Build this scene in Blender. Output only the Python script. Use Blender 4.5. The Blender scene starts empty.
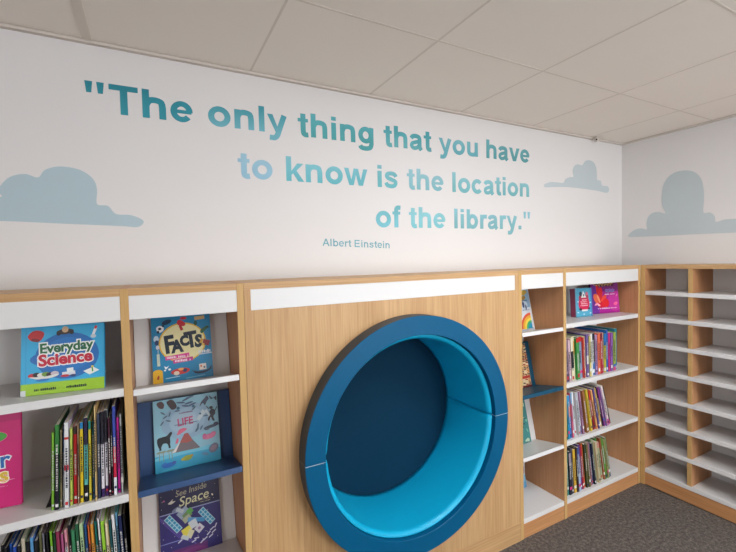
import bpy, bmesh, math, random
from mathutils import Vector, Matrix
random.seed(7)
S = bpy.context.scene
COL = S.collection
PI = math.pi

# ------------------------------------------------------------------ colour helpers
def lin(c):
    return tuple(((v/255.0)/12.92 if v/255.0 <= .04045 else ((v/255.0+.055)/1.055)**2.4) for v in c[:3])
def lin4(c):
    return lin(c)+(1.0,)

# ------------------------------------------------------------------ materials
def new_mat(name):
    m = bpy.data.materials.new(name); m.use_nodes = True
    return m, m.node_tree.nodes, m.node_tree.links, m.node_tree.nodes['Principled BSDF']
def plain(name, c, rough=.5, spec=.5, bump=0, bscale=200, coat=0, var=.03):
    m, n, l, b = new_mat(name)
    b.inputs['Roughness'].default_value = rough
    b.inputs['Specular IOR Level'].default_value = spec
    b.inputs['Coat Weight'].default_value = coat
    tc = n.new('ShaderNodeTexCoord'); nz = n.new('ShaderNodeTexNoise')
    nz.inputs['Scale'].default_value = 3.0; nz.inputs['Detail'].default_value = 3
    l.new(tc.outputs['Object'], nz.inputs['Vector'])
    mx = n.new('ShaderNodeMix'); mx.data_type = 'RGBA'
    k = lin(c)
    mx.inputs[6].default_value = tuple(v*(1-var) for v in k)+(1,)
    mx.inputs[7].default_value = tuple(min(1, v*(1+var)) for v in k)+(1,)
    l.new(nz.outputs['Fac'], mx.inputs[0]); l.new(mx.outputs[2], b.inputs['Base Color'])
    if bump:
        n2 = n.new('ShaderNodeTexNoise'); n2.inputs['Scale'].default_value = bscale
        n2.inputs['Detail'].default_value = 4
        bp = n.new('ShaderNodeBump'); bp.inputs['Strength'].default_value = bump
        bp.inputs['Distance'].default_value = .002
        l.new(tc.outputs['Object'], n2.inputs['Vector'])
        l.new(n2.outputs['Fac'], bp.inputs['Height']); l.new(bp.outputs['Normal'], b.inputs['Normal'])
    return m
def wood(name, c1, c2, axis='Z', rough=.45):
    m, n, l, b = new_mat(name)
    b.inputs['Roughness'].default_value = rough
    b.inputs['Specular IOR Level'].default_value = .35
    tc = n.new('ShaderNodeTexCoord')
    def grain(across, along, detail):
        mp = n.new('ShaderNodeMapping')
        sc = [across]*3; sc['XYZ'.index(axis)] = along
        mp.inputs['Scale'].default_value = sc
        l.new(tc.outputs['Object'], mp.inputs['Vector'])
        nz = n.new('ShaderNodeTexNoise'); nz.inputs['Scale'].default_value = 1
        nz.inputs['Detail'].default_value = detail; nz.inputs['Roughness'].default_value = .6
        l.new(mp.outputs['Vector'], nz.inputs['Vector'])
        return nz
    a = grain(140, 3.5, 3); d = grain(14, .8, 2)
    ad = n.new('ShaderNodeMath'); ad.operation = 'MULTIPLY_ADD'
    ad.inputs[1].default_value = .6
    l.new(a.outputs['Fac'], ad.inputs[0])
    m2 = n.new('ShaderNodeMath'); m2.operation = 'MULTIPLY'; m2.inputs[1].default_value = .4
    l.new(d.outputs['Fac'], m2.inputs[0]); l.new(m2.outputs[0], ad.inputs[2])
    r = n.new('ShaderNodeValToRGB')
    r.color_ramp.elements[0].position = .36; r.color_ramp.elements[0].color = lin4(c2)
    r.color_ramp.elements[1].position = .62; r.color_ramp.elements[1].color = lin4(c1)
    l.new(ad.outputs[0], r.inputs['Fac']); l.new(r.outputs['Color'], b.inputs['Base Color'])
    bp = n.new('ShaderNodeBump'); bp.inputs['Strength'].default_value = .05
    bp.inputs['Distance'].default_value = .001
    l.new(a.outputs['Fac'], bp.inputs['Height']); l.new(bp.outputs['Normal'], b.inputs['Normal'])
    return m
def vcol(name, rough=.4, spec=.5, coat=0, mottled=0):
    m, n, l, b = new_mat(name)
    at = n.new('ShaderNodeAttribute'); at.attribute_name = 'Col'
    b.inputs['Roughness'].default_value = rough
    b.inputs['Specular IOR Level'].default_value = spec
    b.inputs['Coat Weight'].default_value = coat
    b.inputs['Coat Roughness'].default_value = .15
    tc = n.new('ShaderNodeTexCoord'); nz = n.new('ShaderNodeTexNoise')
    nz.inputs['Scale'].default_value = 9 if mottled else 40
    l.new(tc.outputs['Object'], nz.inputs['Vector'])
    hs = n.new('ShaderNodeHueSaturation')
    mr = n.new('ShaderNodeMapRange'); a = .12 if mottled else .05
    mr.inputs['To Min'].default_value = 1-a; mr.inputs['To Max'].default_value = 1+a
    l.new(nz.outputs['Fac'], mr.inputs['Value']); l.new(mr.outputs[0], hs.inputs['Value'])
    l.new(at.outputs['Color'], hs.inputs['Color']); l.new(hs.outputs['Color'], b.inputs['Base Color'])
    return m
def carpet_mat():
    m, n, l, b = new_mat('carpet')
    b.inputs['Roughness'].default_value = 1; b.inputs['Specular IOR Level'].default_value = .1
    tc = n.new('ShaderNodeTexCoord')
    n1 = n.new('ShaderNodeTexNoise'); n1.inputs['Scale'].default_value = 210; n1.inputs['Detail'].default_value = 6
    n1.inputs['Roughness'].default_value = .75
    n2 = n.new('ShaderNodeTexNoise'); n2.inputs['Scale'].default_value = 60; n2.inputs['Detail'].default_value = 3
    l.new(tc.outputs['Object'], n1.inputs['Vector']); l.new(tc.outputs['Object'], n2.inputs['Vector'])
    ad = n.new('ShaderNodeMath'); ad.operation = 'MULTIPLY_ADD'; ad.inputs[1].default_value = .35
    l.new(n2.outputs['Fac'], ad.inputs[0])
    mu = n.new('ShaderNodeMath'); mu.operation = 'MULTIPLY'; mu.inputs[1].default_value = .65
    l.new(n1.outputs['Fac'], mu.inputs[0]); l.new(mu.outputs[0], ad.inputs[2])
    r = n.new('ShaderNodeValToRGB'); e = r.color_ramp.elements
    e[0].position = .36; e[0].color = lin4((66, 62, 61)); e[1].position = .66; e[1].color = lin4((150, 141, 134))
    x = e.new(.5); x.color = lin4((102, 95, 91))
    l.new(ad.outputs[0], r.inputs['Fac']); l.new(r.outputs['Color'], b.inputs['Base Color'])
    bp = n.new('ShaderNodeBump'); bp.inputs['Strength'].default_value = .7; bp.inputs['Distance'].default_value = .004
    l.new(n1.outputs['Fac'], bp.inputs['Height']); l.new(bp.outputs['Normal'], b.inputs['Normal'])
    return m
OAK1, OAK2 = (208, 170, 124), (186, 145, 99)
M = dict(
    wall=plain('wall_paint', (229, 227, 227), .85, .2, .05, 90, var=.01),
    ceil=plain('ceiling_tile', (243, 236, 228), .95, .1, .1, 260, var=.015),
    tee=plain('ceiling_tee', (222, 213, 203), .6, .3, var=.01),
    trim=plain('ceiling_trim', (212, 204, 196), .6, .3, var=.01),
    carpet=carpet_mat(),
    oak=wood('oak_vertical', OAK1, OAK2, 'Z'),
    oakx=wood('oak_horizontal', OAK1, OAK2, 'X'),
    oaky=wood('oak_horizontal_side', OAK1, OAK2, 'Y'),
    inner=wood('oak_inner', (200, 147, 104), (182, 129, 88), 'Z'),
    innerx=wood('oak_plinth', (206, 152, 104), (184, 130, 84), 'X'),
    innery=wood('oak_plinth_side', (206, 152, 104), (184, 130, 84), 'Y'),
    edge=wood('oak_edge', (208, 172, 116), (196, 156, 100), 'Z'),
    white=plain('white_laminate', (226, 226, 226), .35, .4, var=.005),
    navy=plain('navy_laminate', (44, 76, 122), .38, .45, var=.02),
    petrol=plain('petrol_blue_laminate', (18, 76, 102), .38, .35, var=.02),
    ringblue=plain('blue_laminate', (2, 88, 130), .38, .2, var=.03),
    ringedge=plain('grey_edging', (62, 70, 77), .5, .4, var=.05),
    strip=plain('joint_strip', (190, 205, 210), .4, .5),
    vinyl=plain('turquoise_vinyl', (14, 178, 222), .36, .4, .04, 500, var=.02),
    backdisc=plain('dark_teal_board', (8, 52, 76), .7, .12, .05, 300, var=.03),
    metal=plain('black_metal', (28, 28, 30), .4, .5),
    cover=vcol('printed_cover', .34, .5, .25),
    matte=vcol('printed_spine', .45, .4),
    letter=vcol('vinyl_lettering', .6, .25, 0, 1),
    pages=plain('page_block', (226, 220, 205), .8, .2, var=.03),
    plastic=plain('sensor_plastic', (205, 198, 190), .4, .5),
    lens=plain('sensor_lens', (40, 34, 30), .2, .5),
    cloud=plain('cloud_vinyl', (182, 203, 212), .7, .2, var=.04),
    cloudr=plain('cloud_vinyl_pale', (196, 207, 212), .7, .2, var=.03),
)
M['lamp'] = new_mat('lamp_diffuser')[0]
_b = M['lamp'].node_tree.nodes['Principled BSDF']
_b.inputs['Base Color'].default_value = (.9, .9, .9, 1)
_b.inputs['Emission Color'].default_value = (.98, .99, 1, 1); _b.inputs['Emission Strength'].default_value = 25.0

# ------------------------------------------------------------------ object helpers
def tag(o, label=None, cat=None, group=None, kind=None):
    if label: o['label'] = label
    if cat: o['category'] = cat
    if group: o['group'] = group
    if kind: o['kind'] = kind
    return o
def empty(name, loc=(0, 0, 0), rz=0, label=None, cat=None, group=None):
    o = bpy.data.objects.new(name, None); COL.objects.link(o)
    o.location = loc; o.rotation_euler = (0, 0, rz); o.empty_display_size = .05
    return tag(o, label, cat, group)
class MB:
    """collects faces (with one colour per face or per vertex) into one mesh"""
    def __init__(s): s.v = []; s.f = []; s.c = []; s.m = []
    def face(s, pts, col=(255, 255, 255), mi=0):
        i = len(s.v); s.v += [tuple(p) for p in pts]; s.f.append(list(range(i, i+len(pts))))
        s.c.append([col]*len(pts) if not isinstance(col, list) else col); s.m.append(mi)
    def box(s, a, b, col=(255, 255, 255), mi=0, cols=None, M=None):
        x0, y0, z0 = a; x1, y1, z1 = b
        P = [(x0,y0,z0),(x1,y0,z0),(x1,y1,z0),(x0,y1,z0),(x0,y0,z1),(x1,y0,z1),(x1,y1,z1),(x0,y1,z1)]
        if M is not None: P = [tuple(M @ Vector(p)) for p in P]
        F = dict(bottom=(0,3,2,1), top=(4,5,6,7), front=(0,1,5,4), back=(2,3,7,6), left=(3,0,4,7), right=(1,2,6,5))
        i = len(s.v); s.v += P
        for k, f in F.items():
            s.f.append([i+q for q in f]); cc = (cols or {}).get(k, col)
            s.c.append([cc]*4); s.m.append(mi)
    def prism(s, pts, z0, z1, axis='Y', col=(255,255,255), mi=0):
        """extrude outline pts (2d) between z0 and z1 along axis"""
        def P(a, b, c):
            return {'Y': (a, c, b), 'X': (c, a, b), 'Z': (a, b, c)}[axis]
        n = len(pts)
        s.face([P(a, b, z0) for a, b in pts], col, mi)
        s.face([P(a, b, z1) for a, b in reversed(pts)], col, mi)
        for i in range(n):
            a, b = pts[i], pts[(i+1) % n]
            s.face([P(*a, z0), P(*a, z1), P(*b, z1), P(*b, z0)], col, mi)
    def build(s, name, mats, parent=None, bevel=0, smooth=False, weld=False):
        me = bpy.data.meshes.new(name); me.from_pydata(s.v, [], s.f)
        if not isinstance(mats, (list, tuple)): mats = [mats]
        for m in mats: me.materials.append(m)
        ca = me.color_attributes.new('Col', 'FLOAT_COLOR', 'CORNER'); k = 0
        for i, p in enumerate(me.polygons):
            p.material_index = s.m[i]; p.use_smooth = smooth
            for c in s.c[i]:
                ca.data[k].color = lin4(c); k += 1
        me.update()
        if weld or bevel:
            bm = bmesh.new(); bm.from_mesh(me)
            bmesh.ops.remove_doubles(bm, verts=bm.verts, dist=1e-5)
            bmesh.ops.recalc_face_normals(bm, faces=bm.faces); bm.to_mesh(me); bm.free()
        o = bpy.data.objects.new(name, me); COL.objects.link(o)
        if parent: o.parent = parent
        if bevel:
            md = o.modifiers.new('bevel', 'BEVEL'); md.width = bevel; md.segments = 2
            md.limit_method = 'ANGLE'; md.angle_limit = .6
        return o
def board(name, a, b, mat, parent=None, bevel=.0012, banded=None):
    m = MB(); m.box(a, b)
    if banded is not None:                      # edge banding on the faces with that normal axis
        for i, f in enumerate(m.f):
            ax = {0: 2, 1: 2, 2: 1, 3: 1, 4: 0, 5: 0}[i]
            if ax == banded: m.m[i] = 1
        return m.build(name, [mat, M['edge']], parent, bevel)
    return m.build(name, mat, parent, bevel)

# ------------------------------------------------------------------ measured layout
HC = 2.427            # ceiling
H = 1.504             # bookcase height
D = .304              # bookcase depth
T = .025              # board thickness
CAM = Vector((-3.2347, -1.8706, 1.5775))

# ------------------------------------------------------------------ room shell
XL, YF = -6.6, -4.6
def struct(name, a, b, mat, bevel=0):
    o = board(name, a, b, mat, None, bevel); o['kind'] = 'structure'; return o
struct('floor', (XL-.1, YF-.1, -.1), (.1, .1, 0), M['carpet'])
struct('wall_back', (XL-.1, 0, 0), (.1, .1, HC+.12), M['wall'])
struct('wall_right', (0, YF-.1, 0), (.1, 0, HC+.12), M['wall'])
m = MB(); VY0, VY1, VZ0, VZ1 = -4.4, -2.9, .6, 2.2
m.box((XL-.1, YF, 0), (XL, VY0, HC+.12)); m.box((XL-.1, VY1, 0), (XL, 0, HC+.12))
m.box((XL-.1, VY0, 0), (XL, VY1, VZ0)); m.box((XL-.1, VY0, VZ1), (XL, VY1, HC+.12))
m.build('wall_left', M['wall'])['kind'] = 'structure'
m = MB()
for i in range(4):
    y = VY0+(VY1-VY0-.05)*i/3; m.box((XL-.08, y, VZ0), (XL-.03, y+.05, VZ1))
m.box((XL-.08, VY0, VZ0), (XL-.03, VY1, VZ0+.05)); m.box((XL-.08, VY0, VZ1-.05), (XL-.03, VY1, VZ1))
m.build('fill_window', M['white'])['kind'] = 'structure'  # added window in the unseen left wall, to brighten the right wall
# wall behind the camera, with a window opening
WX0, WX1, WZ0, WZ1 = -2.0, -.15, .4, 2.2
m = MB()
m.box((XL, YF-.1, 0), (WX0, YF, HC+.12)); m.box((WX1, YF-.1, 0), (0, YF, HC+.12))
m.box((WX0, YF-.1, 0), (WX1, YF, WZ0)); m.box((WX0, YF-.1, WZ1), (WX1, YF, HC+.12))
m.build('wall_front', M['wall'])['kind'] = 'structure'
m = MB()
for i in range(5):
    x = WX0+(WX1-WX0-.05)*i/4; m.box((x, YF-.08, WZ0), (x+.05, YF-.03, WZ1))
m.box((WX0, YF-.08, WZ0), (WX1, YF-.03, WZ0+.05)); m.box((WX0, YF-.08, WZ1-.05), (WX1, YF-.03, WZ1))
m.build('window_1', M['white'])['kind'] = 'structure'
# ceiling: tiles sit slightly above the exposed grid
X0 = .4116; Y1 = .578; PITCH = .6; Y2 = Y1+.606
m = MB()
xs = [0.0]+[-(X0+PITCH*k) for k in range(11)]; xs = [x for x in xs if x > XL]+[XL]
ys = [0.0, -Y1]+[-(Y2+.6*k) for k in range(9)]; ys = [y for y in ys if y > YF]+[YF]
lamp_cells = [(3, 2), (2, 3), (2, 6)]
for i in range(len(xs)-1):
    for j in range(len(ys)-1):
        if (i, j) in lamp_cells: continue
        m.box((xs[i+1]+.001, ys[j+1]+.001, HC+.0004), (xs[i]-.001, ys[j]-.001, HC+.03))
m.box((XL, YF, HC+.032), (0, 0, HC+.1))
m.build('ceiling', M['ceil'], None, 0)['kind'] = 'structure'
m = MB()
for k, x in enumerate(xs[1:-1]):
    w = .015 if k == 5 else .004
    zb = HC-.004 if k == 5 else HC-.0005
    m.box((x-w, YF, zb), (x+w, 0, HC+.02))
for y in ys[1:-1]:
    m.box((XL, y-.004, HC-.0006), (0, y+.004, HC+.02))
m.build('trim_1', M['tee'])['kind'] = 'structure'
struct('trim_2', (XL, -.02, HC-.012), (0, 0, HC-.001), M['trim'])
struct('trim_3', (-.02, YF, HC-.012), (0, -.02, HC-.001), M['trim'])
for n_, (i, j) in enumerate(lamp_cells):
    r = empty('ceiling_light', ((xs[i]+xs[i+1])/2, (ys[j]+ys[j+1])/2, HC+.002), 0,
              'square recessed ceiling light panel, ' + ('nearest the round seat', 'closest to the right wall', 'near the window behind the camera')[n_], 'ceiling light', 'ceiling light panels')
    m = MB(); q = .296
    m.box((-q, -q, 0), (q, -q+.02, .02)); m.box((-q, q-.02, 0), (q, q, .02)); m.box((-q, -q+.02, 0), (-q+.02, q-.02, .02)); m.box((q-.02, -q+.02, 0), (q, q-.02, .02))
    m.build('frame', M['white'], r)
    m = MB(); m.box((-q+.021, -q+.021, .002), (q-.021, q-.021, .016)); m.build('diffuser', M['lamp'], r)

# ------------------------------------------------------------------ wall sensor
r = empty('motion_sensor', (-.375, -.036, HC-.006), 0, 'tiny grey dome sensor with dark lens under the ceiling edge near the corner', 'sensor')
def lathe(prof, n=20, M4=None):
    m = MB(); R = [[(p*math.cos(2*PI*i/n), p*math.sin(2*PI*i/n), z) for i in range(n)] for p, z in prof]
    for a in range(len(R)-1):
        for i in range(n):
            j = (i+1) % n; m.face([R[a][i], R[a][j], R[a+1][j], R[a+1][i]])
    if M4 is not None: m.v = [tuple(M4 @ Vector(p)) for p in m.v]
    return m
lathe([(.0001, 0), (.016, 0), (.016, -.008), (.0135, -.012), (.0135, -.02), (.011, -.027), (.006, -.031), (.0001, -.032)]).build('housing', M['plastic'], r, 0, True, True)
Mx = Matrix.Translation((-.011, -.010, -.017)) @ Matrix.Rotation(math.radians(115), 4, 'X') @ Matrix.Rotation(math.radians(-30), 4, 'Y')
lathe([(.0001, 0), (.006, 0), (.0055, .004), (.003, .006), (.0001, .0065)], 14, Mx).build('lens', M['lens'], r, 0, True, True)

# ------------------------------------------------------------------ wall clouds
def smooth_closed(pts, n=6):
    out = []; L = len(pts)
    for i in range(L):
        p0, p1, p2, p3 = [Vector(pts[(i+k-1) % L]) for k in range(4)]
        for t in range(n):
            t /= n
            out.append(tuple(.5*((2*p1)+(-p0+p2)*t+(2*p0-5*p1+4*p2-p3)*t*t+(-p0+3*p1-3*p2+p3)*t**3)))
    return out
c1 = [(-3.98,1.745),(-3.99,1.78),(-3.93,1.805),(-3.86,1.80),(-3.80,1.83),(-3.735,1.832),
      (-3.6867,1.8314),(-3.693,1.848),(-3.6885,1.868),(-3.660,1.9024),(-3.618,1.9161),(-3.5816,1.9064),(-3.5601,1.9351),(-3.5153,1.9516),(-3.4548,1.9438),(-3.4153,1.913),(-3.4042,1.8721),(-3.4064,1.8187),(-3.371,1.8126),(-3.3458,1.7826),(-3.2987,1.7802),(-3.2612,1.7654),(-3.2531,1.7497),(-3.2764,1.7333),(-3.3343,1.7362),(-3.5242,1.7418),(-3.6939,1.7469)]
def decal(name, pts, axis, mat, label, cat):
    if axis == 'Y':
        me_pts = smooth_closed(pts, 5); cx = sum(p[0] for p in pts)/len(pts); r0 = (cx, 0, min(p[1] for p in pts))
        mm = MB(); mm.prism([(a-r0[0], b-r0[2]) for a, b in me_pts], -.0012, .0005, 'Y')
    else:
        me_pts = smooth_closed(pts, 5); cy = sum(p[0] for p in pts)/len(pts); r0 = (0, cy, min(p[1] for p in pts))
        mm = MB(); mm.prism([(a-r0[1], b-r0[2]) for a, b in me_pts], -.0012, .0005, 'X')
    o = mm.build(name, mat, None, 0, False, True); o.location = r0
    return tag(o, label, cat)
decal('cloud_decal', c1, 'Y', M['cloud'], 'large blue-grey cloud decal on the back wall below the opening quote mark', 'wall decal')
# measured outlines of the two other clouds
C2= [(-0.8831, 2.0531), (-0.8708, 2.0662), (-0.8155, 2.0806), (-0.7404, 2.0824), (-0.6866, 2.0844), (-0.663, 2.1114), (-0.617, 2.1283), (-0.5771, 2.1347), (-0.5862, 2.175), (-0.5672, 2.2108), (-0.5293, 2.2253), (-0.4815, 2.2226), (-0.4467, 2.2545), (-0.4045, 2.2654), (-0.3548, 2.2576), (-0.3218, 2.2233), (-0.3118, 2.1706), (-0.3076, 2.1308), (-0.2681, 2.1273), (-0.246, 2.0927), (-0.1859, 2.0929), (-0.1647, 2.0723), (-0.1754, 2.0488), (-0.2162, 2.0438), (-0.3196, 2.0522), (-0.4894, 2.0569), (-0.6635, 2.0564), (-0.791, 2.0483), (-0.8711, 2.0416)]
C3= [(-0.0483, 1.7147), (-0.075, 1.7488), (-0.1147, 1.7671), (-0.1536, 1.7663), (-0.1809, 1.7584), (-0.1786, 1.8048), (-0.1915, 1.8497), (-0.2233, 1.8748), (-0.2649, 1.8757), (-0.3035, 1.8623), (-0.2831, 1.9183), (-0.2789, 1.986), (-0.2898, 2.0622), (-0.3245, 2.1166), (-0.373, 2.1398), (-0.4294, 2.1379), (-0.4795, 2.1151), (-0.5152, 2.0646), (-0.5287, 2.0002), (-0.5317, 1.9275), (-0.5296, 1.843), (-0.564, 1.839), (-0.5895, 1.8127), (-0.5981, 1.7743), (-0.6391, 1.7844), (-0.6993, 1.7843), (-0.7407, 1.7801), (-0.7855, 1.7537), (-0.8003, 1.7286), (-0.7932, 1.7007), (-0.7, 1.6979), (-0.5041, 1.7015), (-0.316, 1.7033), (-0.126, 1.7074)]
decal('cloud_decal', C2, 'Y', M['cloudr'], 'small pale grey cloud decal on the back wall near the corner', 'wall decal')
decal('cloud_decal', C3, 'X', M['cloudr'], 'tall pale grey cloud decal on the right wall above the pigeonhole unit', 'wall decal')

# ------------------------------------------------------------------ quote lettering
def arc(cx, cz, rx, rz, a0, a1, n=16):
    return [(cx+rx*math.cos(math.radians(a0+(a1-a0)*i/n)), cz+rz*math.sin(math.radians(a0+(a1-a0)*i/n))) for i in range(n+1)]
def cr(pts, n=5):
    out = []; L = len(pts)
    for i in range(L-1):
        p0 = Vector(pts[max(i-1, 0)]); p1 = Vector(pts[i]); p2 = Vector(pts[i+1]); p3 = Vector(pts[min(i+2, L-1)])
        for t in range(n):
            t /= n
            out.append(tuple(.5*((2*p1)+(-p0+p2)*t+(2*p0-5*p1+4*p2-p3)*t*t+(-p0+3*p1-3*p2+p3)*t**3)))
    out.append(tuple(pts[-1])); return out
def glyph(ch, s=.205):
    """returns (strokes [(pts,width,closed)], polygons, advance) in cap-height units"""
    x = .74; h = s/2; xo = .185; c = s*.9
    ST = lambda a, b: ([a, b], s)
    G = {
     'o': ([(arc(.427,.37,.375-h,.385-h,0,360,28), s)], [], .853),
     'n': ([([(xo,0),(xo,x)], s), (cr([(xo,.44),(xo+.08,.60),(.43,.755-h),(.62,.60),(.665,.42)])+[(.665,0)], s)], [], .853),
     'h': ([([(xo,0),(xo,1)], s), (cr([(xo,.44),(xo+.08,.60),(.43,.755-h),(.62,.60),(.665,.42)])+[(.665,0)], s)], [], .853),
     'u': ([([(.665,x),(.665,0)], s), ([(xo,x)]+cr([(xo,.32),(.23,.14),(.42,-.015+h),(.60,.14),(.665,.30)]), s)], [], .853),
     'l': ([([(.195,0),(.195,1)], s)], [], .388),
     'i': ([([(.195,0),(.195,x)], s), ([(.195,.83),(.195,1)], s)], [], .388),
     't': ([([(.235,.94)]+cr([(.235,.25),(.25,.13),(.32,.075),(.435,.085)]), s), ([(.02,.74-.07),(.435,.74-.07)], .14)], [], .465),
     'T': ([([(.03,1-h*.9),(.823,1-h*.9)], s*.9), ([(.427,0),(.427,.95)], s)], [], .853),
     'e': ([(arc(.388,.37,.35-h,.385-h,-3,322,26), s*.93), ([(.13,.37),(.69,.37)], s*.62)], [], .776),
     'c': ([(arc(.40,.37,.355-h,.385-h,38,322,22), s)], [], .776),
     'y': ([(cr([(.655,x),(.46,.16),(.38,-.08),(.27,-.19),(.09,-.185)]), s)], [[(.01,x),(.215,x),(.44,.12),(.34,-.02)]], .776),
     'g': ([(arc(.40,.385,.345-h,.375-h,0,360,24), s), ([(.665,x),(.665,.1)]+cr([(.665,.0),(.60,-.16),(.40,-.215),(.20,-.19),(.13,-.10)]), s)], [], .853),
     'a': ([(cr([(.125,.52),(.20,.62),(.37,.655),(.53,.61),(.57,.48),(.57,.20),(.60,.08),(.66,.0)]), s), (cr([(.57,.42),(.35,.36),(.18,.29),(.14,.18),(.21,.09),(.33,.075),(.48,.14),(.57,.28)]), s*.88)], [], .776),
     's': ([(cr([(.62,.52),(.54,.63),(.37,.66),(.20,.62),(.16,.53),(.23,.44),(.40,.38),(.57,.31),(.60,.21),(.53,.11),(.37,.075),(.19,.11),(.12,.23)]), s*.9)], [], .776),
     'f': ([([(.215,0)]+cr([(.215,.74),(.235,.87),(.31,.925),(.44,.915)]), s), ([(.02,.67),(.42,.67)], .14)], [], .465),
     'b': ([([(xo,0),(xo,1)], s), (arc(.45,.37,.345-h,.385-h,0,360,24), s)], [], .853),
     'r': ([([(xo,0),(xo,x)], s), (cr([(xo,.40),(.24,.58),(.36,.65),(.52,.635)]), s)], [], .543),
     'v': ([], [[(.01,x),(.01+s*1.08,x),(.388,.25),(.766-s*1.08,x),(.766,x),(.388+s*.55,0),(.388-s*.55,0)]], .776),
     'w': ([], [[(.01,x),(.21,x),(.33,.24),(.445,x),(.645,x),(.765,.24),(.88,x),(1.08,x),(.86,0),(.66,0),(.545,.46),(.43,0),(.23,0)]], 1.087),
     'k': ([([(xo,0),(xo,1)], s)], [[(.26,.38),(.52,x),(.77,x),(.49,.44),(.79,0),(.55,0),(.35,.32),(.26,.23)]], .776),
     '.': ([([(.195,0),(.195,s)], s)], [], .388),
     '"': ([], [[(.07,1),(.27,1),(.235,.62),(.105,.62)], [(.37,1),(.57,1),(.535,.62),(.405,.62)]], .662),
     'A': ([([(.2,.32),(.72,.32)], s*.9), ([(.07,0),(.46,.97)], s), ([(.85,0),(.46,.97)], s)], [], .93),
     'E': ([([(.15,0),(.15,1)], s), ([(.15,h),(.80,h)], s), ([(.15,.52),(.76,.52)], s), ([(.15,1-h),(.79,1-h)], s)], [], .93),
    }
    return G[ch]
def ribbon(m, pts, w, place, colf, y0, y1):
    P = [Vector(p) for p in pts]; n = len(P)
    closed = (P[0]-P[-1]).length < 1e-6
    if closed: P = P[:-1]; n -= 1
    L, R = [], []
    for i in range(n):
        a = P[i-1] if (i or closed) else P[i]; b = P[(i+1) % n] if (i < n-1 or closed) else P[i]
        d1 = (P[i]-a); d2 = (b-P[i])
        if d1.length < 1e-9: d1 = d2
        if d2.length < 1e-9: d2 = d1
        d1 = d1.normalized(); d2 = d2.normalized()
        t = (d1+d2)
        t = t.normalized() if t.length > 1e-6 else d1
        k = 1/max(.5, t.dot(d1)); nn = Vector((-t.y, t.x))*(w/2*k)
        L.append(P[i]+nn); R.append(P[i]-nn)
    rng = n if closed else n-1
    for i in range(rng):
        j = (i+1) % n; q = [L[i], L[j], R[j], R[i]]
        m.face([place(p, y0) for p in q], [colf(p) for p in q])
        for a, b in ((L[i], L[j]), (R[i], R[j])):
            m.face([place(a, y0), place(a, y1), place(b, y1), place(b, y0)], [colf(a), colf(a), colf(b), colf(b)])
def textline(words, x0, x1, z0, z1, cap, label, s=.205, name='wall_lettering'):
    """words: [(text, topcolour, bottomcolour)]"""
    adv = 0
    for i, (w, *_) in enumerate(words):
        adv += sum(glyph(c)[2] for c in w) + (.388 if i else 0)
    k = (x1-x0)/(adv-.1)
    root = empty(name, (x0, 0, z0), 0, label, 'wall lettering', 'quote lettering on the back wall')
    x = -.05
    for i, (w, ct, cb) in enumerate(words):
        if i: x += .388
        m = MB(); q = 0
        for ch in w:
            st, po, ad = glyph(ch, s)
            def place(p, y, x=x): 
                X = (x+p[0])*k
                return (X, y, p[1]*cap + (z1-z0)*X/(x1-x0))
            def colf(p, ct=ct, cb=cb):
                t = min(1, max(0, p[1])); return tuple(cb[j]+(ct[j]-cb[j])*t for j in range(3))
            for si, (pts, wd) in enumerate(st):
                ribbon(m, pts, wd, place, colf, -.0012-.00003*(q % 7), -.0002); q += 1
            for pg in po:
                m.face([place(p, -.0012-.00003*(q % 7)) for p in pg], [colf(p) for p in pg]); q += 1
            x += ad
        m.build('word', M['letter'], root)
def tint(c, f=1.06): return tuple(min(255, v*f) for v in c)
W1 = [('"The', (46,132,148), (58,146,162)), ('only', (62,144,158), (112,176,190)), ('thing', (88,166,176), (78,156,160)),
      ('that', (72,154,164), (100,166,172)), ('you', (122,178,188), (100,164,176)), ('have', (104,164,172), (88,152,158))]
W2 = [('to', (152,190,208), (146,188,208)), ('know', (128,188,200), (102,178,190)), ('is', (120,178,188), (106,178,186)),
      ('the', (146,188,198), (126,178,188)), ('location', (138,188,196), (112,172,180))]
W3 = [('of', (112,176,186), (120,188,202)), ('the', (140,192,200), (122,188,198)), ('library."', (134,186,198), (120,172,180))]
textline([(a, tint(b), tint(c)) for a, b, c in W1], -3.430, -1.025, 2.168, 2.189, .113, 'teal vinyl lettering on the back wall, top line of the quote starting The only thing')
textline([(a, tint(b), tint(c)) for a, b, c in W2], -2.874, -1.026, 1.958, 1.968, .115, 'teal vinyl lettering on the back wall, middle line of the quote starting to know')
textline([(a, tint(b), tint(c)) for a, b, c in W3], -2.185, -1.018, 1.752, 1.756, .115, 'teal vinyl lettering on the back wall, bottom line reading of the library')
textline([(a, tint(b, 1.05), tint(b, 1.05)) for a, b in (('Albert', (112,168,180)), ('Einstein', (112,168,180)))], -2.485, -2.102, 1.655, 1.640, .0365, 'small thin teal wall lettering under the quote naming its speaker', .15)

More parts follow.
